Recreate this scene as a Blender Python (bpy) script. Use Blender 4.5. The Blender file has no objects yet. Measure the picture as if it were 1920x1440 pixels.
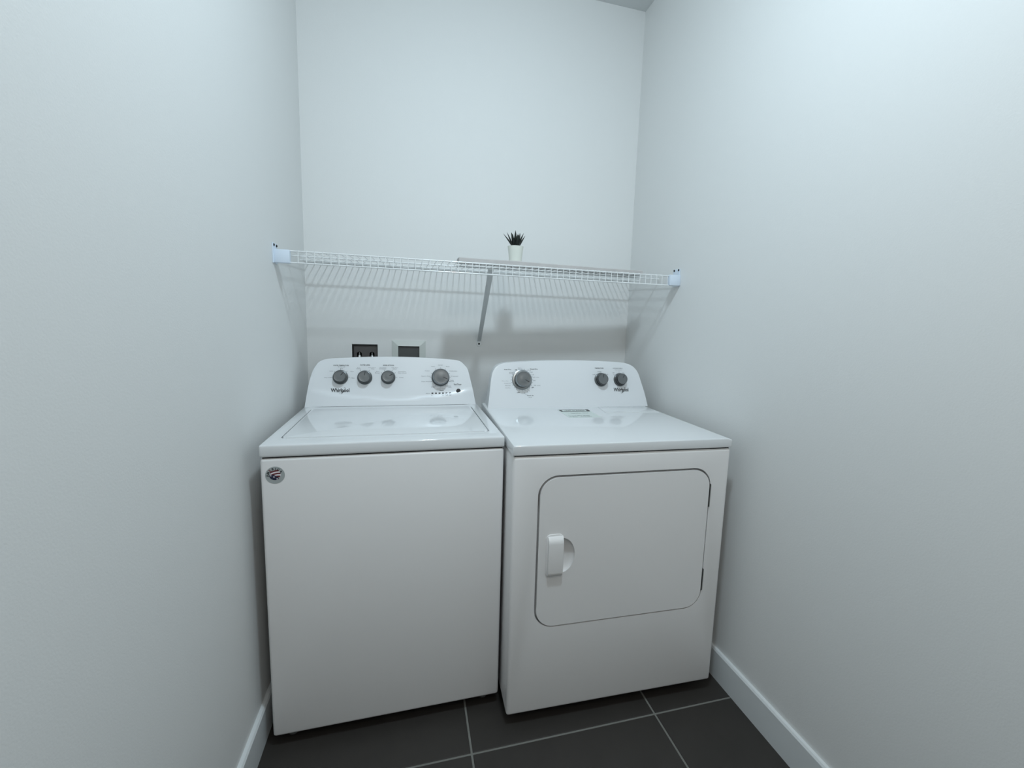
import bpy, bmesh, math, random
from mathutils import Vector, Matrix
random.seed(7)
PI = math.pi
S = bpy.context.scene
COL = S.collection

# ------------------------------------------------------------------ camera
cam_d = bpy.data.cameras.new('camera')
cam = bpy.data.objects.new('camera', cam_d); COL.objects.link(cam)
yaw, pit, rol = 0.2628, 0.1306, 0.0318
fwd = Vector((math.sin(yaw)*math.cos(pit), math.cos(yaw)*math.cos(pit), -math.sin(pit)))
r0 = Vector((math.cos(yaw), -math.sin(yaw), 0)); u0 = r0.cross(fwd)
rr = r0*math.cos(rol) + u0*math.sin(rol); uu = u0*math.cos(rol) - r0*math.sin(rol)
cam.matrix_world = Matrix(((rr.x, uu.x, -fwd.x, 0.4479), (rr.y, uu.y, -fwd.y, -2.1649), (rr.z, uu.z, -fwd.z, 1.2981), (0, 0, 0, 1)))
cam_d.sensor_width = 36; cam_d.lens = 829.0*36/1920
cam_d.shift_x = -31.94/1920; cam_d.shift_y = -3.12/1920
cam_d.clip_start = 0.02
S.camera = cam

# ------------------------------------------------------------------ world, light, exposure
w = bpy.data.worlds.new('world'); S.world = w; w.use_nodes = True
w.node_tree.nodes['Background'].inputs[0].default_value = (0.75, 0.85, 0.9, 1)
w.node_tree.nodes['Background'].inputs[1].default_value = 0.05
ld = bpy.data.lights.new('ceiling_lamp_light', 'AREA'); ld.shape = 'DISK'; ld.size = 0.17
ld.energy = 16.8; ld.color = (0.78, 0.95, 1.06)
lo = bpy.data.objects.new('ceiling_lamp_light', ld); COL.objects.link(lo)
lo.location = (0.75, -1.58, 2.76); lo.rotation_euler = (math.radians(25), 0, 0)     # gimbal downlight aimed at the back wall
ld2 = bpy.data.lights.new('hall_lamp_light', 'AREA'); ld2.shape = 'DISK'; ld2.size = 0.35
ld2.energy = 9.4; ld2.color = (1.0, 0.945, 0.87)
lo2 = bpy.data.objects.new('hall_lamp_light', ld2); COL.objects.link(lo2)
lo2.location = (0.80, -2.95, 2.79)
S.view_settings.view_transform = 'Standard'; S.view_settings.look = 'None'
S.view_settings.gamma = 1; S.view_settings.use_curve_mapping = False
S.view_settings.exposure = 0.0

# ------------------------------------------------------------------ measurements (metres, x right, y to the back wall, z up)
W = 1.5601; H = 2.828; YF = -3.3; BB = 0.1117; BT = 0.014
ZO = 0.0150; MS = 0.9886                                  # height of the cabinets above the feet line; appliance size factor
def stand(x, y): return 0.4479+MS*(x-0.4479), -2.1649+MS*(y+2.1649)
WA, WW, DA, DW = 0.0093, 0.699, -0.0204, 0.7597
(WX, WY), (DX, DY) = stand(0.0374, -0.8198), stand(0.7435, -0.911)
WZB, WZ1, WZ2, WB = 0.0235+ZO, 0.9011+ZO, 0.9407+ZO, 0.5693
DZB, DZ1, DZ2, DB = 0.0265+ZO, 0.9005+ZO, 0.9362+ZO, 0.5837
TILT = math.radians(15)

# ------------------------------------------------------------------ materials
def mat(name, col, rough=0.5, metal=0.0, bump=None, coat=0.0, var=0.0, varscale=3.0):
    m = bpy.data.materials.new(name); m.use_nodes = True
    n = m.node_tree.nodes; l = m.node_tree.links; b = n['Principled BSDF']
    b.inputs['Base Color'].default_value = (*col, 1); b.inputs['Roughness'].default_value = rough
    b.inputs['Metallic'].default_value = metal
    if coat: b.inputs['Coat Weight'].default_value = coat; b.inputs['Coat Roughness'].default_value = 0.06
    tc = n.new('ShaderNodeTexCoord')
    if var:
        nz = n.new('ShaderNodeTexNoise'); nz.inputs['Scale'].default_value = varscale; nz.inputs['Detail'].default_value = 6
        l.new(tc.outputs['Object'], nz.inputs['Vector'])
        mx = n.new('ShaderNodeMix'); mx.data_type = 'RGBA'
        mx.inputs[6].default_value = (*[c*(1-var) for c in col], 1); mx.inputs[7].default_value = (*[min(1, c*(1+var)) for c in col], 1)
        l.new(nz.outputs['Fac'], mx.inputs[0]); l.new(mx.outputs[2], b.inputs['Base Color'])
    if bump:
        nz = n.new('ShaderNodeTexNoise'); nz.inputs['Scale'].default_value = bump[0]; nz.inputs['Detail'].default_value = 3
        l.new(tc.outputs['Object'], nz.inputs['Vector'])
        bp = n.new('ShaderNodeBump'); bp.inputs['Strength'].default_value = bump[1]; bp.inputs['Distance'].default_value = bump[2]
        l.new(nz.outputs['Fac'], bp.inputs['Height']); l.new(bp.outputs['Normal'], b.inputs['Normal'])
    return m
M = {}
M['wall'] = mat('wall_paint', (0.77, 0.775, 0.765), 0.62, bump=(260, 0.25, 0.001))
M['ceil'] = mat('ceiling_paint', (0.70, 0.72, 0.72), 0.8, bump=(200, 0.2, 0.001))
M['trim'] = mat('trim_paint', (0.74, 0.77, 0.78), 0.3, bump=(60, 0.05, 0.0005))
M['tile'] = mat('charcoal_tile', (0.031, 0.0272, 0.0242), 0.5, bump=(420, 0.25, 0.0006), var=0.18, varscale=9)
M['grout'] = mat('grey_grout', (0.19, 0.19, 0.175), 0.9, bump=(500, 0.4, 0.0006), var=0.15, varscale=60)
M['enamel'] = mat('white_enamel', (0.80, 0.79, 0.785), 0.36, bump=(330, 0.12, 0.0004), coat=0.15)
M['gloss'] = mat('glossy_white_enamel', (0.73, 0.745, 0.755), 0.085)
M['plastic'] = mat('white_plastic', (0.77, 0.79, 0.81), 0.33, coat=0.08)
M['knob'] = mat('grey_knob', (0.16, 0.17, 0.175), 0.32, 0.35)
M['knobshade'] = mat('knob_side_shade', (0.02, 0.022, 0.024), 0.18, 0.2)  # near black, stands in for the shadow beneath the knob cap
M['silver'] = mat('silver_ring', (0.30, 0.32, 0.33), 0.25, 0.8)
M['skirt'] = mat('grey_knob_skirt', (0.10, 0.11, 0.115), 0.3, 0.3)
M['black'] = mat('black_print', (0.012, 0.013, 0.016), 0.4)
M['grey'] = mat('grey_print', (0.16, 0.17, 0.19), 0.5)
M['gap'] = mat('dark_gap', (0.015, 0.015, 0.015), 0.7)
M['steel'] = mat('dull_steel', (0.42, 0.42, 0.41), 0.35, 0.8)
M['wire'] = mat('white_coated_wire', (0.80, 0.82, 0.82), 0.3, coat=0.3)
M['brace'] = mat('white_coated_brace', (0.56, 0.58, 0.58), 0.35)
M['cap'] = mat('bluish_white_plastic', (0.70, 0.78, 0.88), 0.45)
M['board'] = mat('grey_wood_board', (0.52, 0.50, 0.49), 0.7, bump=(90, 0.3, 0.001), var=0.15, varscale=14)
M['pot'] = mat('cream_ceramic', (0.76, 0.785, 0.72), 0.35)
M['leaf'] = mat('dark_leaf', (0.006, 0.011, 0.008), 0.45, var=0.3, varscale=60)
M['soil'] = mat('dark_soil', (0.02, 0.016, 0.012), 0.9, bump=(300, 0.6, 0.002))
M['boxdark'] = mat('shaded_box_inside', (0.085, 0.078, 0.076), 0.5, var=0.12, varscale=30)  # shade inside the recess is put into this colour
M['boxframe'] = mat('pale_box_frame', (0.62, 0.65, 0.62), 0.4)
M['panelgrey'] = mat('dark_grey_panel', (0.085, 0.09, 0.088), 0.35, var=0.1, varscale=25)
M['foot'] = mat('grey_foot', (0.13, 0.13, 0.13), 0.5)
M['badge'] = mat('silver_sticker', (0.40, 0.43, 0.43), 0.35, 0.2)
M['red'] = mat('dark_red_print', (0.13, 0.008, 0.014), 0.45)
M['white'] = mat('white_print', (0.78, 0.72, 0.76), 0.45)
M['navy'] = mat('navy_print', (0.012, 0.014, 0.045), 0.45)
M['label'] = mat('pale_label', (0.66, 0.72, 0.69), 0.5)

# ------------------------------------------------------------------ helpers
def obj(name, bm, m, parent=None, loc=None, rot=None, smooth=True):
    me = bpy.data.meshes.new(name)
    if isinstance(bm, bmesh.types.BMesh):
        bmesh.ops.recalc_face_normals(bm, faces=bm.faces)
        bm.to_mesh(me); bm.free()
    else:
        me = bm; me.name = name
    me.materials.clear(); me.materials.append(M[m] if isinstance(m, str) else m)
    if smooth:
        for p in me.polygons: p.use_smooth = True
        me.set_sharp_from_angle(angle=math.radians(32))
    o = bpy.data.objects.new(name, me); COL.objects.link(o)
    if parent: o.parent = parent
    if loc is not None: o.location = loc
    if rot is not None: o.rotation_euler = rot
    return o
def thing(name, label, cat, loc=(0, 0, 0), rz=0, group=None):
    o = bpy.data.objects.new(name, None); COL.objects.link(o); o.location = loc; o.rotation_euler = (0, 0, rz)
    o.empty_display_size = 0.05; o['label'] = label; o['category'] = cat
    if group: o['group'] = group
    return o
def struct(name, bm, m, parent=None, smooth=False):
    o = obj(name, bm, m, parent, smooth=smooth); o['kind'] = 'structure'; return o
def box(x0, x1, y0, y1, z0, z1, bev=0, seg=2, bm=None, edges=None):
    b = bmesh.new()
    bmesh.ops.create_cube(b, size=1)
    for v in b.verts:
        v.co = ((x0+x1)/2+v.co.x*(x1-x0), (y0+y1)/2+v.co.y*(y1-y0), (z0+z1)/2+v.co.z*(z1-z0))
    if bev:
        es = [e for e in b.edges if (edges is None or edges(e))]
        bmesh.ops.bevel(b, geom=es, offset=bev, segments=seg, profile=0.5, affect='EDGES')
    if bm is None: return b
    me = bpy.data.meshes.new('t'); b.to_mesh(me); b.free(); bm.from_mesh(me); bpy.data.meshes.remove(me); return bm
def lathe(prof, n=32, bm=None, mtx=None):
    bm = bm or bmesh.new(); rings = []
    for r, z in prof:
        if r < 1e-6: rings.append([bm.verts.new((0, 0, z))])
        else: rings.append([bm.verts.new((r*math.cos(2*PI*i/n), r*math.sin(2*PI*i/n), z)) for i in range(n)])
    for a, b in zip(rings, rings[1:]):
        for i in range(n):
            j = (i+1) % n
            if len(a) == 1 and len(b) == 1: continue
            if len(a) == 1: bm.faces.new((a[0], b[i], b[j]))
            elif len(b) == 1: bm.faces.new((a[i], a[j], b[0]))
            else: bm.faces.new((a[i], a[j], b[j], b[i]))
    if len(rings[0]) > 1: bm.faces.new(rings[0])
    if len(rings[-1]) > 1: bm.faces.new(rings[-1])
    if mtx is not None: bmesh.ops.transform(bm, matrix=mtx, verts=bm.verts)
    return bm
def tube(pts, r, n=6, bm=None):
    bm = bm or bmesh.new(); pts = [Vector(p) for p in pts]; rings = []
    up = None
    for i, p in enumerate(pts):
        if i == 0: d = pts[1]-p
        elif i == len(pts)-1: d = p-pts[i-1]
        else: d = (pts[i+1]-p).normalized()+(p-pts[i-1]).normalized()
        d.normalize()
        ref = Vector((1, 0, 0)) if abs(d.x) < 0.9 else Vector((0, 0, 1))
        a = d.cross(ref).normalized(); b = d.cross(a)
        rings.append([bm.verts.new(p+a*r*math.cos(2*PI*k/n)+b*r*math.sin(2*PI*k/n)) for k in range(n)])
    for a, b in zip(rings, rings[1:]):
        for i in range(n): bm.faces.new((a[i], a[(i+1) % n], b[(i+1) % n], b[i]))
    bm.faces.new(rings[0]); bm.faces.new(rings[-1])
    return bm
def prism(poly, d0, d1, axis='y', bev=0, seg=2):
    # poly in 2D; axis y: (x, z) extruded along y;  axis z: (x, y) extruded along z; axis x: (y, z)
    bm = bmesh.new()
    def P(p, d): return {'y': (p[0], d, p[1]), 'z': (p[0], p[1], d), 'x': (d, p[0], p[1])}[axis]
    a = [bm.verts.new(P(p, d0)) for p in poly]; b = [bm.verts.new(P(p, d1)) for p in poly]
    fa = bm.faces.new(a); bm.faces.new(b)
    for i in range(len(poly)):
        j = (i+1) % len(poly); bm.faces.new((a[i], a[j], b[j], b[i]))
    if bev:
        bmesh.ops.bevel(bm, geom=list(fa.edges), offset=bev, segments=seg, profile=0.5, affect='EDGES')
    return bm
def rrect(x0, x1, y0, y1, r, n=8):
    out = []
    for cx, cy, a0 in ((x1-r, y0+r, -PI/2), (x1-r, y1-r, 0), (x0+r, y1-r, PI/2), (x0+r, y0+r, PI)):
        for k in range(n+1):
            a = a0+PI/2*k/n; out.append((cx+r*math.cos(a), cy+r*math.sin(a)))
    return out
def boolean(bm, cutters, name='t'):
    # cut shapes out of a mesh, return the resulting mesh datablock
    base = obj(name, bm, 'enamel'); tmp = []
    for c in cutters:
        o = obj('cutter', c, 'enamel', smooth=False); tmp.append(o)
        md = base.modifiers.new('b', 'BOOLEAN'); md.operation = 'DIFFERENCE'; md.solver = 'EXACT'; md.object = o
    dg = bpy.context.evaluated_depsgraph_get()
    me = bpy.data.meshes.new_from_object(base.evaluated_get(dg))
    for o in tmp+[base]:
        m0 = o.data; bpy.data.objects.remove(o); bpy.data.meshes.remove(m0)
    return me
def text_mesh(s, width=None, height=None, bold=0.0):
    c = bpy.data.curves.new('t', 'FONT'); c.body = s; c.align_x = 'CENTER'; c.align_y = 'CENTER'; c.resolution_u = 2; c.size = 1; c.offset = bold
    o = bpy.data.objects.new('t', c); COL.objects.link(o)
    dg = bpy.context.evaluated_depsgraph_get(); dg.update()
    me = bpy.data.meshes.new_from_object(o.evaluated_get(dg))
    bpy.data.objects.remove(o); bpy.data.curves.remove(c)
    xs = [v.co.x for v in me.vertices]; ys = [v.co.y for v in me.vertices]
    cx, cy = (max(xs)+min(xs))/2, (max(ys)+min(ys))/2
    sx = width/(max(xs)-min(xs)) if width else None
    sy = height/(max(ys)-min(ys)) if height else None
    sx = sx or sy; sy = sy or sx
    for v in me.vertices: v.co = ((v.co.x-cx)*sx, (v.co.y-cy)*sy, 0)
    return me
def ribbon(pts, wd):
    bm = bmesh.new(); L = []; R = []
    n = len(pts)
    for i in range(n):
        a = Vector(pts[max(0, i-1)]); b = Vector(pts[min(n-1, i+1)]); d = (b-a).normalized(); nn = Vector((-d.y, d.x))
        t = i/(n-1); ww = wd*(0.35+0.65*math.sin(PI*min(1, max(0, t))))
        p = Vector(pts[i]); L.append(bm.verts.new((*(p+nn*ww), 0))); R.append(bm.verts.new((*(p-nn*ww), 0)))
    for i in range(n-1): bm.faces.new((L[i], L[i+1], R[i+1], R[i]))
    return bm

# ------------------------------------------------------------------ room shell
T = 0.1
HO = [(0.187, 0.298, 0.98, 1.183), (0.388, 0.488, 1.00, 1.179)]      # holes in the back wall for the two boxes
bw_ = box(-T, W+T, 0, T, -0.02, H+T)
me = boolean(bw_, [box(x0, x1, -0.05, 0.07, z0, z1) for x0, x1, z0, z1 in HO])
struct('wall_back', me, 'wall')
struct('wall_left', box(-T, 0, YF, 0, -0.02, H+T), 'wall')
struct('wall_right', box(W, W+T, YF, 0, -0.02, H+T), 'wall')
struct('wall_front', box(-T, W+T, YF-T, YF, -0.02, H+T), 'wall')
struct('ceiling', box(0, W, YF, 0, H, H+T), 'ceil')
fl = struct('floor', box(0, W, YF, 0, -0.06, -0.0022), 'grout')
xs = [0.0, 0.6225, 1.2445, W]; ty = -0.9861; P_ = 0.622; g = 0.0033
ys = [0.0] + [ty+P_*k for k in (1, 0, -1, -2, -3)] + [YF]
for i in range(3):
    for j in range(len(ys)-1):
        x0 = xs[i]+(g if i else 0.001); x1 = xs[i+1]-(g if i < 2 else 0.001)
        y1 = ys[j]-(g if j else 0.001); y0 = ys[j+1]+(g if j < len(ys)-2 else 0.001)
        obj('tile', box(x0, x1, y0, y1, -0.010, 0.0, 0.0012, 1), 'tile', fl)
def board_profile(name, side):
    pr = [(0, 0), (BT, 0), (BT, BB-0.006), (BT-0.004, BB), (0, BB)]
    if side == 'left': bm = prism(pr, YF+0.001, -0.001, 'y')
    elif side == 'right': bm = prism([(W-a, z) for a, z in pr], YF+0.001, -0.001, 'y')
    else: bm = prism([(-a, z) for a, z in pr], BT, W-BT, 'x')
    struct(name, bm, 'trim')
board_profile('baseboard_left', 'left'); board_profile('baseboard_right', 'right'); board_profile('baseboard_back', 'back')

# ------------------------------------------------------------------ shared appliance builders
def interp(tbl, x):
    for (a0, b0), (a1, b1) in zip(tbl, tbl[1:]):
        if x <= a1: return b0+(b1-b0)*(x-a0)/(a1-a0)
    return tbl[-1][1]
def con_pt(b0, z0, a, s, d):
    return Vector((a, b0+s*math.sin(TILT)-d*math.cos(TILT), z0+s*math.cos(TILT)+d*math.sin(TILT)))
CROT = (PI/2-TILT, 0, 0)
def smooth_path(pts, n):
    # even resampling of a polyline with light Catmull smoothing
    P = [Vector(p) for p in pts]; out = []
    Q = [P[0]*2-P[1]]+P+[P[-1]*2-P[-2]]
    for i in range(1, len(Q)-2):
        for k in range(12):
            t = k/12; p0, p1, p2, p3 = Q[i-1], Q[i], Q[i+1], Q[i+2]
            out.append(0.5*((2*p1)+(p2-p0)*t+(2*p0-5*p1+4*p2-p3)*t*t+(3*p1-p0-3*p2+p3)*t**3))
    out.append(P[-1])
    L = [0]
    for a, b in zip(out, out[1:]): L.append(L[-1]+(b-a).length)
    res = []
    for k in range(n+1):
        t = L[-1]*k/n; i = 0
        while i < len(L)-2 and L[i+1] < t: i += 1
        f = (t-L[i])/max(1e-9, L[i+1]-L[i]); res.append(out[i].lerp(out[i+1], min(1, f)))
    return res
def console(name, parent, left, right, bulge, b0, z0, depth, crease=None):
    NV, NU = 36, 48
    Lc = smooth_path(left, NV); Rc = smooth_path(right, NV)
    bm = bmesh.new(); F = []
    for j in range(NV+1):
        row = []
        v = j/NV
        for i in range(NU+1):
            u = i/NU
            p = Lc[j].lerp(Rc[j], u); s = p.y+bulge*(1-(2*u-1)**2)*v**5
            d = crease(p.x, s) if crease else 0.0
            row.append(bm.verts.new(con_pt(b0, z0, p.x, s, d)))
        F.append(row)
    for j in range(NV):
        for i in range(NU): bm.faces.new((F[j][i], F[j][i+1], F[j+1][i+1], F[j+1][i]))
    ring = F[0][:]+[F[j][NU] for j in range(1, NV+1)]+F[NV][-2::-1]+[F[j][0] for j in range(NV-1, 0, -1)]
    yb = b0+depth
    mid = (Lc[0].x+Rc[0].x)/2
    back = []
    for v in ring:
        c = v.co; k = 0.985
        back.append(bm.verts.new((mid+(c.x-mid)*k, yb, z0+(c.z-z0)*0.985)))
    n = len(ring)
    for i in range(n):
        j = (i+1) % n; bm.faces.new((ring[i], ring[j], back[j], back[i]))
    bm.faces.new(back)
    bm.edges.ensure_lookup_table()
    rs = set(ring)
    es = [e for e in bm.edges if e.verts[0] in rs and e.verts[1] in rs and any(abs(f.normal.z) > -1 and len(f.verts) == 4 and any(vv in back for vv in f.verts) for f in e.link_faces) and (e.verts[0].co.z > z0+0.012 or e.verts[1].co.z > z0+0.012)]
    bmesh.ops.bevel(bm, geom=es, offset=0.0045, segments=3, profile=0.5, affect='EDGES', clamp_overlap=True)
    return obj(name, bm, 'plastic', parent)
def place(o, b0, z0, a, s, d=0.0, rz=0.0):
    o.location = con_pt(b0, z0, a, s, d)
    o.rotation_euler = (Matrix.Rotation(PI/2-TILT, 3, 'X') @ Matrix.Rotation(rz, 3, 'Z')).to_euler()
    return o
def knob(parent, b0, z0, a, s, rs, rc, h, ang, big=False):
    # cap (the part), with its skirt, rim and pointer line as sub-parts
    cap = obj('control_knob', lathe([(rc*1.02, 0.004), (rc*1.02, h*0.55), (rc, h-0.0035), (rc*0.985, h-0.0018), (rc*0.93, h-0.0006), (rc*0.80, h-0.0012), (rc*0.4, h-0.0008 if not big else h+0.0005), (0, h-0.0007 if not big else h+0.001)], 40), 'knob', parent)
    place(cap, b0, z0, a, s, 0.0002, ang)
    obj('skirt', lathe([(rs, 0), (rs, 0.003), (rs*0.97, 0.0055), (rc*1.06, 0.0075), (rc*1.0, 0.0075)], 40), 'skirt', cap)
    r1, r2 = rc*1.025, rc*0.95
    bm = bmesh.new(); n = 40; pr = [(r1, 0.0076), (r1, h-0.0042), (r2+0.0004, h-0.0002), (r2, h-0.0009)]
    rings = [[bm.verts.new((r*math.cos(2*PI*i/n), r*math.sin(2*PI*i/n), z)) for i in range(n)] for r, z in pr]
    for q in range(3):
        for i in range(n): bm.faces.new((rings[q][i], rings[q][(i+1) % n], rings[q+1][(i+1) % n], rings[q+1][i]))
    obj('rim', bm, 'silver' if big else 'knobshade', cap)  # small knobs: shadow below the cap painted as a black band
    obj('pointer', box(rc*0.25, rc*0.86, -0.0009, 0.0009, h-0.0022, h+0.0006+(0.0006 if big else 0), 0.0003, 1), 'black', cap)
    return cap
def caption(parent, b0, z0, s_, a, s, width, height=0.0042, m='grey', name='caption', d=0.0004, pos=None):
    o = obj(name, text_mesh(s_, width, height, 0.02 if m == 'black' else 0.0), m, parent, smooth=False)
    return place(o, b0, z0, a, s, d)
def tick(parent, b0, z0, a, s, length, ang, m='grey', d=0.0004):
    bm = bmesh.new(); t = 0.0006
    vs = [bm.verts.new(p) for p in ((0, -t, 0), (length, -t, 0), (length, t, 0), (0, t, 0))]; bm.faces.new(vs)
    return place(obj('tick_mark', bm, m, parent, smooth=False), b0, z0, a, s, d, ang)
def logo(parent, b0, z0, a, s, width):
    o = obj('logo', text_mesh('Whirlpool', width, width*0.30, 0.028), 'black', parent, smooth=False)
    place(o, b0, z0, a, s, 0.0005)
    w_ = width
    pts = []
    for k in range(34):
        t = math.radians(112-k*8.2)          # open swirl round the l and the p
        pts.append((0.135*w_+0.085*w_*math.cos(t)*1.0+0.11*w_*math.sin(t), 0.0*w_+0.185*w_*math.sin(t)))
    obj('logo_swirl', ribbon(pts, 0.0009), 'black', o, smooth=False)
    return o
def foot(parent, x, y, z1, r=0.02):
    return obj('foot', lathe([(r*0.8, 0), (r, 0.003), (r, 0.010), (r*0.45, 0.016), (r*0.4, z1+0.004)], 16), 'foot', parent, (x, y, 0))

# ------------------------------------------------------------------ washer
wt = thing('washing_machine', 'white top loading washing machine with a round flag sticker, left of the dryer', 'washing machine', (WX, WY, 0), WA); wt.scale = (MS, MS, MS)
obj('cabinet', box(0, WW, 0, 0.665, WZB, WZ1, 0.009, 3), 'enamel', wt)
lx0, lx1, ly0, ly1 = 0.0425, 0.6575, 0.066, 0.513
top = box(-0.001, WW+0.001, -0.002, 0.672, WZ1+0.0035, WZ2, 0.006, 3)
me = boolean(top, [prism(rrect(lx0-0.0060, lx1+0.0060, ly0+0.0030, ly1, 0.014), WZ2-0.014, WZ2+0.01, 'z')])
obj('top_panel', me, 'gloss', wt)
obj('seam_shade', box(0.006, WW-0.006, 0.006, 0.655, WZ1-0.004, WZ1+0.008), 'gap', wt)  # near-black filler painted in as the shade inside the seam
lid = prism(rrect(lx0, lx1, ly0, ly1-0.001, 0.012), WZ2+0.0028, WZ2-0.0135, 'z', 0.0055, 3)
obj('lid', lid, 'gloss', wt)
for x, y in ((0.046, 0.052), (WW-0.046, 0.052), (0.046, 0.62), (WW-0.046, 0.62)): foot(wt, x, y, WZB, 0.016)
def wcrease(a, s):
    sc = 0.033+0.40*(a-0.355)**2
    t = max(0.0, min(1.0, (sc-s)/0.011)); t = t*t*(3-2*t)
    e = max(0.0, min(1.0, (a-0.012)/0.05))*max(0.0, min(1.0, (0.69-a)/0.05))
    return 0.005*t*e
WL = [(0.0023, -0.0006), (0.0138, 0.0822), (0.0257, 0.1353), (0.0383, 0.1641), (0.0547, 0.1852), (0.0838, 0.1966), (0.13, 0.2005)]
WR = [(0.6916, -0.0006), (0.681, 0.0597), (0.6714, 0.1043), (0.6594, 0.1541), (0.6456, 0.174), (0.6247, 0.1923), (0.5897, 0.1983), (0.55, 0.201)]
wc = console('console', wt, WL, WR, 0.0072, WB, WZ2, 0.105, wcrease)
K = (WB, WZ2)
knob(wt, *K, 0.1347, 0.1205, 0.0298, 0.0232, 0.030, math.radians(48))
knob(wt, *K, 0.2290, 0.1190, 0.0298, 0.0232, 0.030, math.radians(80))
knob(wt, *K, 0.3224, 0.1195, 0.0292, 0.0235, 0.032, math.radians(28))
knob(wt, *K, 0.5400, 0.1190, 0.0385, 0.0330, 0.036, math.radians(-22), True)
logo(wc, *K, 0.1340, 0.0640, 0.071)
def wcap(s_, a, s, wd, h=0.0040, m='grey', name='caption'):
    return caption(wc, *K, s_, a, s, wd, h, m, name, 0.0004+wcrease(a, s))
wcap('WATER TEMPERATURE', 0.1362, 0.1697, 0.060, 0.0045, 'black')
wcap('All rinses cold', 0.1375, 0.1637, 0.028, 0.0030)
wcap('Cool', 0.138, 0.1565, 0.011, 0.0032); wcap('Warm', 0.1785, 0.1445, 0.013, 0.0034); wcap('Hot', 0.182, 0.1170, 0.013, 0.0040, 'grey')
wcap('Cold', 0.0985, 0.1460, 0.012, 0.0034); wcap('Tap Cold', 0.0855, 0.1185, 0.027, 0.0040)
wcap('WATER LEVEL', 0.2296, 0.1718, 0.040, 0.0048, 'black')
wcap('Auto', 0.2045, 0.1605, 0.011, 0.0032); wcap('Sensing', 0.2040, 0.1555, 0.017, 0.0036)
wcap('Deep Water', 0.2580, 0.1610, 0.029, 0.0034); wcap('Wash', 0.2600, 0.1555, 0.013, 0.0032)
wcap('RINSE OPTIONS', 0.3235, 0.1712, 0.044, 0.0045, 'black')
wcap('Second Rinse', 0.3010, 0.1615, 0.027, 0.0034); wcap('and Softener', 0.3000, 0.1560, 0.028, 0.0034)
wcap('Single Rinse', 0.3490, 0.1615, 0.028, 0.0034); wcap('Softener', 0.3490, 0.1560, 0.017, 0.0034)
wcap('Extra', 0.2800, 0.1440, 0.013, 0.0034); wcap('Rinse', 0.2785, 0.1385, 0.018, 0.0034)
wcap('Second Rinse', 0.3790, 0.1445, 0.031, 0.0034); wcap('Fabric Softener', 0.3800, 0.1385, 0.036, 0.0034)
wcap('Single', 0.3760, 0.1185, 0.018, 0.0036)
for a, s, dx, s_ in ((0.540, 0.1735, 0.018, 'Normal'), (0.509, 0.1665, 0.016, 'Heavy'), (0.572, 0.1665, 0.015, 'Bulky'),
                   (0.484, 0.1480, 0.020, 'Colors'), (0.596, 0.1475, 0.033, 'Delicates'), (0.478, 0.1245, 0.040, 'Quick Wash'), (0.600, 0.1245, 0.031, 'Casual'),
                   (0.480, 0.1010, 0.043, 'Clean Washer'), (0.590, 0.1060, 0.014, 'Soak'), (0.589, 0.1010, 0.019, 'Rinse'),
                   (0.508, 0.0800, 0.014, 'Drain'), (0.508, 0.0755, 0.016, '& Spin'), (0.5755, 0.0810, 0.018, 'Whites'), (0.5780, 0.0760, 0.017, 'Towels')):
    wcap(s_, a, s, dx, 0.0036)
wcap('POWER WASH', 0.5420, 0.0680, 0.036, 0.0034); wcap('Wash', 0.5440, 0.0618, 0.018, 0.0042, 'black')
wcap('Start/Pause', 0.6130, 0.0890, 0.033, 0.0050, 'black'); wcap('Press to start', 0.6140, 0.0825, 0.028, 0.0030)
wcap('Status', 0.4860, 0.0500, 0.018, 0.0030)
for k in range(6):
    a = 0.5045+0.0151*k
    o = obj('indicator_light', box(-0.0040, 0.0040, -0.0024, 0.0024, 0, 0.0010, 0.0004, 1), 'black', wc); place(o, *K, a, 0.0500, wcrease(a, 0.05))
    wcap(('Sensing', 'Wash', 'Rinse', 'Spin', 'Lid', 'Cycle')[k], a, 0.0438, 0.0115, 0.0028)
    if k != 1 and k != 2: wcap(('Fill', '', '', 'Dry', 'Locked', 'Done')[k], a, 0.0397, 0.0085, 0.0028)
bt = obj('start_button', lathe([(0.0098, 0), (0.0098, 0.0022), (0.0088, 0.0032), (0.0, 0.0036)], 28), 'black', wt); place(bt, *K, 0.6164, 0.0590, wcrease(0.6164, 0.059)*0.6)
for a0, kc in ((0.1347, 0.1205), (0.3224, 0.1195)):
    for an in ((90, 45, 135, 0, 180) if a0 < 0.2 else (35, 62, 118, 145, 0)):
        t = math.radians(an); tick(wc, *K, a0+0.031*math.cos(t), kc+0.031*math.sin(t), 0.005, t)
for an in (60, 120):
    t = math.radians(an); tick(wc, *K, 0.229+0.031*math.cos(t), 0.119+0.031*math.sin(t), 0.006, t)
for an in (90, 60, 120, 25, 155, 0, 180, -25, 205, -90, -60, -120):
    t = math.radians(an); tick(wc, *K, 0.54+0.040*math.cos(t), 0.119+0.040*math.sin(t), 0.0045, t)
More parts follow.
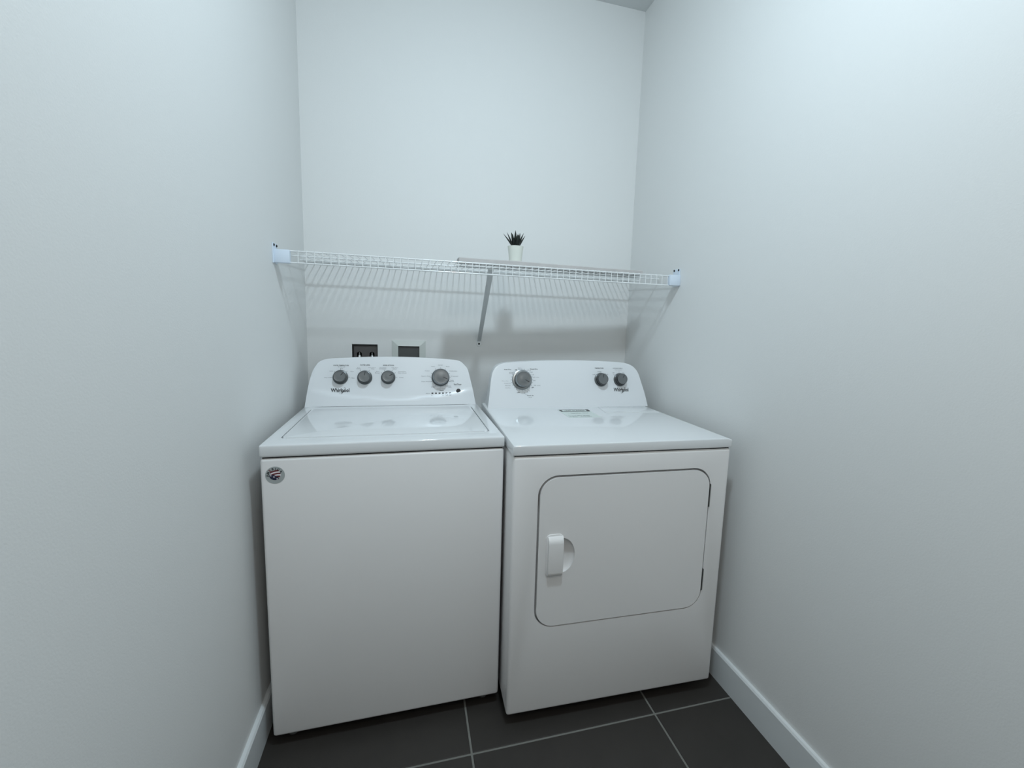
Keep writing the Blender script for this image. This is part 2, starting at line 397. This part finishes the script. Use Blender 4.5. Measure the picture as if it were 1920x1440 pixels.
# round sticker on the front
FR = (PI/2, 0, 0)
st = obj('sticker', lathe([(0.0250, 0), (0.0250, 0.0004), (0, 0.0004)], 40), 'badge', wt, (0.0378, -0.0001, 0.8525+ZO), FR)
def flat(name, pts, m, z):
    bm = bmesh.new(); bm.faces.new([bm.verts.new((x, y, z)) for x, y in pts]); return obj(name, bm, m, st, smooth=False)
for ch, an in zip('AMERICA', (181, 157, 131, 104, 84, 62, 34)):
    t = math.radians(an); o = obj('letter', text_mesh(ch, None, 0.0072, 0.03), 'red' if an == 131 else 'black', st, smooth=False)
    o.location = (0.0185*math.cos(t), 0.0185*math.sin(t)-0.0005, 0.0006); o.rotation_euler = (0, 0, t-PI/2)
def wave(x, v): return v+0.22*x-12*x*x
R_ = 0.0152
for k in range(5):
    v1 = 0.0142-0.0042*k; v0 = v1-0.0043
    xs_ = [-0.012+0.0018*i+0.0012*k for i in range(16)]
    xs_ = [x for x in xs_ if x*x+wave(x, v0)**2 < R_**2*1.05]
    if len(xs_) > 2:
        flat('stripe', [(x, wave(x, v0)) for x in xs_]+[(x, wave(x, v1)) for x in reversed(xs_)], 'red' if k % 2 == 0 else 'white', 0.0006+0.00002*k)
nv = [(R_*0.96*math.cos(math.radians(a)), R_*0.92*math.sin(math.radians(a))-0.0005) for a in range(176, 318, 8)]
nv += [(0.0085, -0.0060), (0.0035, -0.0042), (0.0, -0.0005), (-0.004, 0.0012), (-0.008, 0.0020)]
flat('canton', nv, 'navy', 0.00075)
def star(cx, cy, r):
    return [(cx+(r if i % 2 == 0 else r*0.42)*math.sin(PI*i/5+0.2), cy+(r if i % 2 == 0 else r*0.42)*math.cos(PI*i/5+0.2)) for i in range(10)]
flat('star', star(-0.0028, -0.0048, 0.0030), 'white', 0.0009); flat('star', star(0.0052, -0.0108, 0.0030), 'white', 0.0009); flat('star', star(-0.0105, -0.0010, 0.0024), 'white', 0.0009)

# ------------------------------------------------------------------ dryer
dt = thing('clothes_dryer', 'white front loading dryer with a wide door, between washing machine and right wall', 'dryer', (DX, DY, 0), DA); dt.scale = (MS, MS, MS)
dx0, dx1, dz0, dz1 = 0.0815, 0.6905, 0.3255+ZO, 0.8365+ZO      # door opening
cab = box(0, DW, 0, 0.705, DZB, DZ1, 0.010, 3)
me = boolean(cab, [prism(rrect(dx0, dx1, dz0, dz1, 0.066, 12), -0.02, 0.022, 'y'),
                   box(-0.02, 0.006, 0.020, 0.026, 0.06, 0.12), box(-0.02, 0.006, 0.036, 0.041, 0.07, 0.125)])
obj('cabinet', me, 'enamel', dt)
pr = [(-0.001, DZ1+0.0035), (-0.001, DZ2-0.006), (0.0012, DZ2-0.0015), (0.006, DZ2), (0.741, DZ2), (0.7575, DZ2-0.0045), (DW+0.001, DZ2-0.0085), (DW+0.001, DZ1+0.0035)]
obj('top_panel', prism(pr, -0.003, 0.714, 'y', 0.004, 3), 'gloss', dt)
obj('seam_shade', box(0.006, DW-0.006, 0.006, 0.70, DZ1-0.004, DZ1+0.008), 'gap', dt)  # black block standing in for shade in the seam below the top
obj('lint_lid', prism([(0.489, 0.443), (0.738, 0.443), (0.738, 0.575), (0.505, 0.575)], DZ2+0.0025, DZ2-0.001, 'z', 0.002, 2), 'gloss', dt)
# door with a scooped finger pocket, and its raised handle bar
door_bm = prism(rrect(dx0+0.0070, dx1-0.0045, dz0+0.0045, dz1-0.0075, 0.060, 12), -0.0015, 0.018, 'y', 0.003, 3)
sc = bmesh.new(); bmesh.ops.create_uvsphere(sc, u_segments=40, v_segments=24, radius=1)
bmesh.ops.transform(sc, matrix=Matrix.Translation((0.165, 0.0, 0.5710+ZO)) @ Matrix.Diagonal((0.0455, 0.0175, 0.0590, 1)), verts=sc.verts)
bmesh.ops.bisect_plane(sc, geom=sc.verts[:]+sc.edges[:]+sc.faces[:], plane_co=(0.158, 0, 0), plane_no=(-1, 0, 0), clear_outer=True)
bmesh.ops.holes_fill(sc, edges=sc.edges[:])
me = boolean(door_bm, [sc])
door = obj('door', me, 'enamel', dt)
hp = [(0.112, -0.001), (0.112, -0.0035), (0.1165, -0.0050), (0.168, -0.0050), (0.168, -0.001)]
hb = prism(rrect(0.1135, 0.168, 0.5045+ZO, 0.6445+ZO, 0.012, 6), -0.0045, 0.004, 'y', 0.0015, 2)
hd = obj('handle', hb, 'enamel', door)
grip = bmesh.new()
prof = [(z+ZO, y) for z, y in ((0.5095, -0.0035), (0.5105, -0.0105), (0.5145, -0.0140), (0.522, -0.0155), (0.617, -0.0160), (0.624, -0.0150), (0.634, -0.0105), (0.6395, -0.0040))]
a_ = [grip.verts.new((0.1185, y, z)) for z, y in prof]; m_ = [grip.verts.new((0.1225, y-0.0012 if 0 < i < 7 else y, z)) for i, (z, y) in enumerate(prof)]; b_ = [grip.verts.new((0.1665, y-0.001 if 0 < i < 7 else y, z)) for i, (z, y) in enumerate(prof)]
c_ = [grip.verts.new((0.1682, y+0.001 if 0 < i < 7 else y, z)) for i, (z, y) in enumerate(prof)]
for A, B in ((a_, m_), (m_, b_), (b_, c_)):
    for i in range(7): grip.faces.new((A[i], A[i+1], B[i+1], B[i]))
grip.faces.new(a_); grip.faces.new(c_); grip.faces.new([L[0] for L in (a_, m_, b_, c_)]+[L[-1] for L in (c_, b_, m_, a_)])
obj('handle_grip', grip, 'enamel', door)
for z0, z1 in ((0.6965, 0.778), (0.389, 0.4695)):
    z0 += ZO; z1 += ZO
    h_ = obj('hinge', box(dx1-0.0040, dx1+0.0008, -0.0022, 0.015, z0, z1, 0.0008, 1), 'gap', dt)
    obj('hinge_pin', tube([(dx1+0.0004, -0.0024, z0+0.001), (dx1+0.0004, -0.0024, z1-0.001)], 0.0012, 8), 'steel', h_)
for x, y in ((0.07, 0.09), (DW-0.07, 0.09), (0.05, 0.65), (DW-0.05, 0.65)): foot(dt, x, y, DZB)
DL = [(0.0084, 0.0), (0.0182, 0.0707), (0.0254, 0.1271), (0.0354, 0.1621), (0.0534, 0.1847), (0.0845, 0.1967), (0.13, 0.2020)]
DR = [(0.7605, 0.0), (0.7495, 0.057), (0.7353, 0.1094), (0.7207, 0.1574), (0.6992, 0.1851), (0.6688, 0.2001), (0.6286, 0.2065), (0.58, 0.2088)]
dc = console('console', dt, DL, DR, 0.0065, DB, DZ2, 0.12)
K = (DB, DZ2)
kb = knob(dt, *K, 0.1615, 0.1235, 0.0330, 0.0325, 0.036, math.radians(-30), True)
obj('dial_ring', lathe([(0.0450, 0), (0.0448, 0.0016), (0.0425, 0.0028), (0.034, 0.0028)], 48), 'silver', kb)
knob(dt, *K, 0.5325, 0.1245, 0.0315, 0.0250, 0.030, math.radians(82))
knob(dt, *K, 0.6265, 0.1245, 0.0310, 0.0250, 0.030, math.radians(60))
logo(dc, *K, 0.6300, 0.0755, 0.074)
def dcap(s_, a, s, wd, h=0.0042, m='grey'): return caption(dc, *K, s_, a, s, wd, h, m)
dcap('Auto Dry', 0.0985, 0.1685, 0.032, 0.0055, 'black'); dcap('Timed Dry', 0.2165, 0.1710, 0.036, 0.0055, 'black')
dcap('Wrinkle', 0.1150, 0.1560, 0.020, 0.0036); dcap('Shield', 0.1150, 0.1510, 0.019, 0.0036)
dcap('OFF', 0.1355, 0.1672, 0.010, 0.0052, 'black'); dcap('Very', 0.1515, 0.1760, 0.014, 0.0036); dcap('Dry', 0.1525, 0.1710, 0.010, 0.0034)
for k, (s_, a, s, wd) in enumerate((('More Dry', 0.0865, 0.1180, 0.029), ('Energy Dry', 0.0960, 0.1075, 0.027), ('Normal', 0.0975, 0.0985, 0.023), ('Less Dry', 0.0975, 0.0880, 0.022),
                       ('60 min', 0.2255, 0.1350, 0.027), ('40', 0.2170, 0.1200, 0.011), ('20 min', 0.2290, 0.0985, 0.030), ('70', 0.1920, 0.1665, 0.008), ('65', 0.203, 0.1580, 0.007), ('50', 0.2130, 0.1465, 0.006))):
    dcap(s_, a, s, wd, 0.0036)
dcap('OFF', 0.2085, 0.0895, 0.011, 0.0050, 'black'); dcap('OFF', 0.1440, 0.0672, 0.013, 0.0050, 'black')
dcap('Touch Up', 0.1960, 0.0535, 0.030, 0.0050, 'black'); dcap('10 20', 0.1960, 0.0460, 0.014, 0.0032)
for an in range(-120, 241, 15):
    t = math.radians(an); tick(dc, *K, 0.1615+0.0462*math.cos(t), 0.1235+0.0462*math.sin(t), 0.004, t)
for a, s, an in ((0.199, 0.164, 0.8), (0.2065, 0.1555, 0.6), (0.1830, 0.0720, -1.0), (0.1905, 0.0770, -0.8), (0.1700, 0.068, -1.3), (0.1760, 0.062, -1.1)):
    tick(dc, *K, a, s, 0.006, an)
dcap('TEMPERATURE', 0.5265, 0.1775, 0.043, 0.0052, 'black'); dcap('Medium', 0.5285, 0.1620, 0.021, 0.0038); dcap('Low', 0.4985, 0.1480, 0.010, 0.0036); dcap('High', 0.5640, 0.1490, 0.013, 0.0036)
dcap('WRINKLE SHIELD', 0.6190, 0.1775, 0.049, 0.0050, 'grey'); dcap('Plus option', 0.6215, 0.1695, 0.034, 0.0032); dcap('Off', 0.5965, 0.1565, 0.009, 0.0038); dcap('On', 0.6460, 0.1565, 0.008, 0.0034)
for a0 in (0.5325, 0.6265):
    for an in (50, 92, 140):
        t = math.radians(an); tick(dc, *K, a0+0.033*math.cos(t), 0.1245+0.033*math.sin(t), 0.006, t)
# paper label on the top panel
lb = obj('label', box(0.3005, 0.4380, 0.365, 0.5270, DZ2, DZ2+0.0005), 'label', dt, smooth=False)
def lflat(name, pts, m, z):
    bm = bmesh.new(); bm.faces.new([bm.verts.new((x, y, DZ2+z)) for x, y in pts]); return obj(name, bm, m, lb, smooth=False)
lflat('header_bar', [(0.306, 0.483), (0.433, 0.483), (0.4395, 0.500), (0.4395, 0.527), (0.306, 0.527)], 'black', 0.0008)
lflat('header_window', [(0.316, 0.492), (0.424, 0.492), (0.424, 0.518), (0.316, 0.518)], 'label', 0.0010)
def ltxt(s_, x, y, wd, h, m='black'):
    o = obj('caption', text_mesh(s_, wd, h), m, lb, smooth=False); o.location = (x, y, DZ2+0.0012)
ltxt('LINT SCREEN', 0.370, 0.505, 0.090, 0.017); ltxt('Clean before', 0.358, 0.452, 0.044, 0.015); ltxt('each load', 0.400, 0.452, 0.026, 0.012, 'grey')
ltxt('See use and', 0.325, 0.398, 0.030, 0.013, 'grey'); ltxt('care guide', 0.372, 0.400, 0.056, 0.016, 'grey'); ltxt('for details', 0.360, 0.379, 0.080, 0.009, 'grey')

# ------------------------------------------------------------------ wire shelf
sh = thing('wire_shelf', 'white coated wire shelf spanning the alcove above both machines', 'shelf', (0, 0, 0))
YS, ZT, ZL, ZR = -0.4536, 1.5201, 1.4815, 1.5405
def deck(y): return ZT+(ZR-ZT)*(1-y/YS)
for nm, y, z, r in (('front_rail', YS, ZT, 0.0027), ('front_rail', YS-0.001, ZL, 0.0027), ('back_rail', -0.0085, ZR, 0.0058), ('deck_rail', -0.112, deck(-0.112)-0.004, 0.0028), ('deck_rail', -0.30, deck(-0.30)-0.004, 0.0028)):
    obj(nm, tube([(0.006, y, z), (W-0.006, y, z)], r, 8), 'wire', sh)
wm = None
k = 0
while 0.0235+0.02595*k < W-0.02:
    x = 0.0235+0.02595*k; k += 1
    if wm is None:
        o = obj('cross_wire', tube([(0, -0.004, ZR+0.002), (0, YS+0.004, ZT+0.0032), (0, YS-0.0030, ZT+0.0015), (0, YS-0.0036, ZL-0.002)], 0.0014, 6), 'wire', sh); wm = o.data
    else:
        o = bpy.data.objects.new('cross_wire', wm); COL.objects.link(o); o.parent = sh
    o.location = (x, 0, 0)
def endcap(side):
    f = (lambda x: x) if side == 'left' else (lambda x: W-x)
    dz = 0.0 if side == 'left' else 0.003
    sy = 0.0 if side == 'left' else 0.013
    xa, xb = sorted((f(0.0), f(0.0505)))
    b = box(xa, xb, -0.4665, -0.4440, 1.4780+dz, 1.5225+dz, 0.0025, 2)
    fa, fb = sorted((f(0.0), f(0.0035)))
    box(fa, fb, -0.4725+sy, -0.4240+sy, 1.4760+dz, 1.5430+dz*3.2, 0.001, 1, bm=b)
    br = obj('end_bracket', b, 'cap', sh)
    ys_ = (-0.4635, -0.4327) if side == 'left' else (-0.4516, -0.4193)
    for y in ys_:
        s_ = obj('screw', lathe([(0.0045, 0), (0.0045, 0.0012), (0.0030, 0.0028), (0, 0.0032)], 14), 'gap', br)
        s_.location = (f(0.0035), y, 1.536 if side == 'left' else 1.548); s_.rotation_euler = (0, PI/2 if side == 'left' else -PI/2, 0)
endcap('left'); endcap('right')
# support brace: a folded channel running from the front rail down to the wall
A = Vector((0.7468, -0.440, 1.506)); B = Vector((0.7690, -0.012, 1.2125))
d = (B-A).normalized(); sx = Vector((1, 0, 0)); sx = (sx-d*sx.dot(d)).normalized(); nb = d.cross(sx)
if nb.y > 0: nb = -nb
bm = bmesh.new()
sec = [(-0.0105, 0.003), (-0.0085, 0.004), (0.0085, 0.004), (0.0105, 0.003), (0.0105, -0.006), (0.0085, -0.006), (0.0085, 0.0015), (-0.0085, 0.0015), (-0.0085, -0.006), (-0.0105, -0.006)]
ra = [bm.verts.new(A+sx*p+nb*q) for p, q in sec]; rb = [bm.verts.new(B+sx*p*0.82+nb*q) for p, q in sec]
for i in range(len(sec)): bm.faces.new((ra[i], ra[(i+1) % len(sec)], rb[(i+1) % len(sec)], rb[i]))
bm.faces.new(ra); bm.faces.new(rb)
br = obj('support_brace', bm, 'brace', sh)
fo = obj('brace_foot', prism([(0.7695+0.0125*math.cos(t)*1.0, 1.1965+0.0145*math.sin(t)+(0.008 if math.sin(t) > 0 else 0)) for t in [2*PI*i/24 for i in range(24)]], -0.0035, -0.0002, 'y', 0.001, 1), 'wire', br)
obj('screw', lathe([(0.0050, 0), (0.0048, 0.0018), (0, 0.0030)], 14), 'gap', br, (0.7695, -0.0035, 1.1955), (PI/2, 0, 0))

# ------------------------------------------------------------------ board and plant on the shelf
BX0, BX1 = 0.628, 1.4365
def bt_z(y): return deck(y)+0.0050
bm = bmesh.new(); N = 24; rows = []
for i in range(N+1):
    t = i/N; x = BX0+(BX1-BX0)*t
    wob = 0.0007*math.sin(9*x)+0.0004*math.sin(23*x+1)
    y0 = -0.405+0.045*t; y1 = y0+0.090                  # lies slightly askew
    ring = [(x, y0, bt_z(y0)), (x, y1, bt_z(y1)), (x, y1, bt_z(y1)+0.0185+wob), (x, y0+0.002, bt_z(y0)+0.0185+wob), (x, y0, bt_z(y0)+0.0165+wob)]
    rows.append([bm.verts.new(p) for p in ring])
for a, b in zip(rows, rows[1:]):
    for q in range(5): bm.faces.new((a[q], a[(q+1) % 5], b[(q+1) % 5], b[q]))
bm.faces.new(rows[0]); bm.faces.new(rows[-1])
bd = obj('shelf_board', bm, 'board'); bd['label'] = 'long grey wooden board lying on the right half of the wire shelf'; bd['category'] = 'board'
PX, PY = 0.8625, -0.345; PZ = bt_z(PY)+0.0190
pl = thing('potted_succulent', 'small spiky dark succulent in a cream pot on the shelf board', 'potted plant', (PX, PY, PZ))
ph = 0.062
obj('pot', lathe([(0.0235, 0.0), (0.0255, 0.002), (0.0272, 0.020), (0.0296, 0.042), (0.0328, ph), (0.0305, ph), (0.0290, 0.053), (0.0, 0.053)], 40), 'pot', pl)
obj('soil', lathe([(0.0, 0.0528), (0.0281, 0.0532), (0.020, 0.0560), (0.0, 0.0575)], 24), 'soil', pl)
def leaf_bm(L, wd, out, curl):
    bm = bmesh.new(); n = 7; rings = []
    for i in range(n+1):
        t = i/n; h = L*t*math.cos(out*0.9); x = L*math.sin(out)*t+curl*t*t
        wv = wd*(0.75+0.9*t-1.65*t**2.2) if t < 1 else 0.0
        wv = max(wv, 0.0002); th = wv*0.62
        rings.append([bm.verts.new((x+dx*th, dy*wv, h)) for dx, dy in ((1, 0), (0.35, 0.8), (-0.5, 0.9), (-0.9, 0), (-0.5, -0.9), (0.35, -0.8))])
    for a, b in zip(rings, rings[1:]):
        for q in range(6): bm.faces.new((a[q], a[(q+1) % 6], b[(q+1) % 6], b[q]))
    bm.faces.new(rings[0]); bm.faces.new(rings[-1])
    return bm
LV = [(180, 0.066, 0.62, 0.008), (172, 0.068, 0.40, 0.004), (2, 0.062, 0.52, 0.002), (12, 0.070, 0.36, 0.004), (250, 0.070, 0.14, 0.0), (215, 0.062, 0.28, 0.003),
      (300, 0.060, 0.22, 0.0), (330, 0.056, 0.34, 0.002), (90, 0.072, 0.10, 0.0), (60, 0.064, 0.25, 0.002), (130, 0.066, 0.24, 0.002), (275, 0.052, 0.36, 0.004), (345, 0.064, 0.18, 0.0), (200, 0.058, 0.16, 0.0), (235, 0.048, 0.42, 0.004), (310, 0.045, 0.45, 0.004)]
for an, L, out, curl in LV:
    t = math.radians(an)
    obj('leaf', leaf_bm(L, 0.0078, out, curl), 'leaf', pl, (0.007*math.cos(t), 0.007*math.sin(t), 0.054), (0, 0, t))

# ------------------------------------------------------------------ boxes in the back wall
x0, x1, z0, z1 = HO[0]
ob = thing('water_supply_box', 'dark recessed wall box with two valves, left of the pale framed box', 'wall box', ((x0+x1)/2, 0, z0))
def rel(o, t): o.parent = t; o.matrix_parent_inverse = Matrix.Translation(-Vector(t.location)); return o
rel(obj('back_panel', box(x0+0.001, x1-0.001, 0.060, 0.066, z0+0.001, z1-0.001), 'gap'), ob)  # black backing added so the valve slots look shaded
def arch(cx, hw, zb, zt):
    return [(cx-hw, zb), (cx+hw, zb), (cx+hw, zt-0.006), (cx+hw-0.006, zt), (cx-hw+0.006, zt), (cx-hw, zt-0.006)]
pn = prism(rrect(x0+0.0058, x1-0.0022, z0+0.003, z1-0.0052, 0.005, 4), 0.007, 0.0105, 'y', 0.0009, 1)
pm = boolean(pn, [prism(arch(vx, 0.0108, 1.03, 1.1475), -0.01, 0.03, 'y') for vx in (0.2175, 0.2725)])
rel(obj('shaded_inside_plate', pm, 'boxdark'), ob)  # plate coloured like the shaded inside of a deeper recess
ring = bmesh.new(); oo = rrect(x0+0.0002, x1-0.0002, z0, z1-0.0002, 0.007, 4); ii = rrect(x0+0.0042, x1-0.0022, z0+0.003, z1-0.0042, 0.0055, 4)
vo = [[ring.verts.new((p[0], y, p[1])) for p in q] for q in (oo, ii) for y in (-0.0016, 0.058)]
nn = len(oo)
for A_, B_ in ((vo[0], vo[2]), (vo[2], vo[3]), (vo[3], vo[1]), (vo[1], vo[0])):
    for q in range(nn): ring.faces.new((A_[q], A_[(q+1) % nn], B_[(q+1) % nn], B_[q]))
rel(obj('frame', ring, 'gap', smooth=False), ob)  # black ring paints the shaded gap round the plate
for vx in (0.2175, 0.2725):
    v = rel(obj('valve', lathe([(0.0088, 0), (0.0088, 0.030), (0.0070, 0.037), (0.0030, 0.0415), (0.0026, 0.052), (0.0, 0.053)], 18, mtx=Matrix.Translation((vx, 0.012, 1.0925))), 'steel'), ob)
x0, x1, z0, z1 = HO[1]
vb = thing('framed_wall_box', 'pale picture-frame shaped wall box with a dark grey centre, above the washing machine controls', 'wall box', ((x0+x1)/2, 0, z0))
bm = bmesh.new()
OX0, OX1, OZ0, OZ1 = 0.3619, 0.5147, 0.975, 1.2045
def ring4(a0, a1, b0, b1, y): return [bm.verts.new(p) for p in ((a0, y, b0), (a1, y, b0), (a1, y, b1), (a0, y, b1))]
R1 = ring4(OX0, OX1, OZ0, OZ1, -0.0003); R2 = ring4(OX0, OX1, OZ0, OZ1, -0.003); R3 = ring4(x0+0.002, x1-0.002, z0+0.002, z1-0.001, -0.0105); R4 = ring4(x0+0.002, x1-0.002, z0+0.002, z1-0.001, 0.030)
for a, b in ((R1, R2), (R2, R3), (R3, R4)):
    for q in range(4): bm.faces.new((a[q], a[(q+1) % 4], b[(q+1) % 4], b[q]))
rel(obj('frame', bm, 'boxframe', smooth=False), vb)
rel(obj('back_panel', box(x0+0.002, x1-0.002, 0.0, 0.030, z0+0.003, z1-0.002, 0.001, 1), 'panelgrey'), vb)
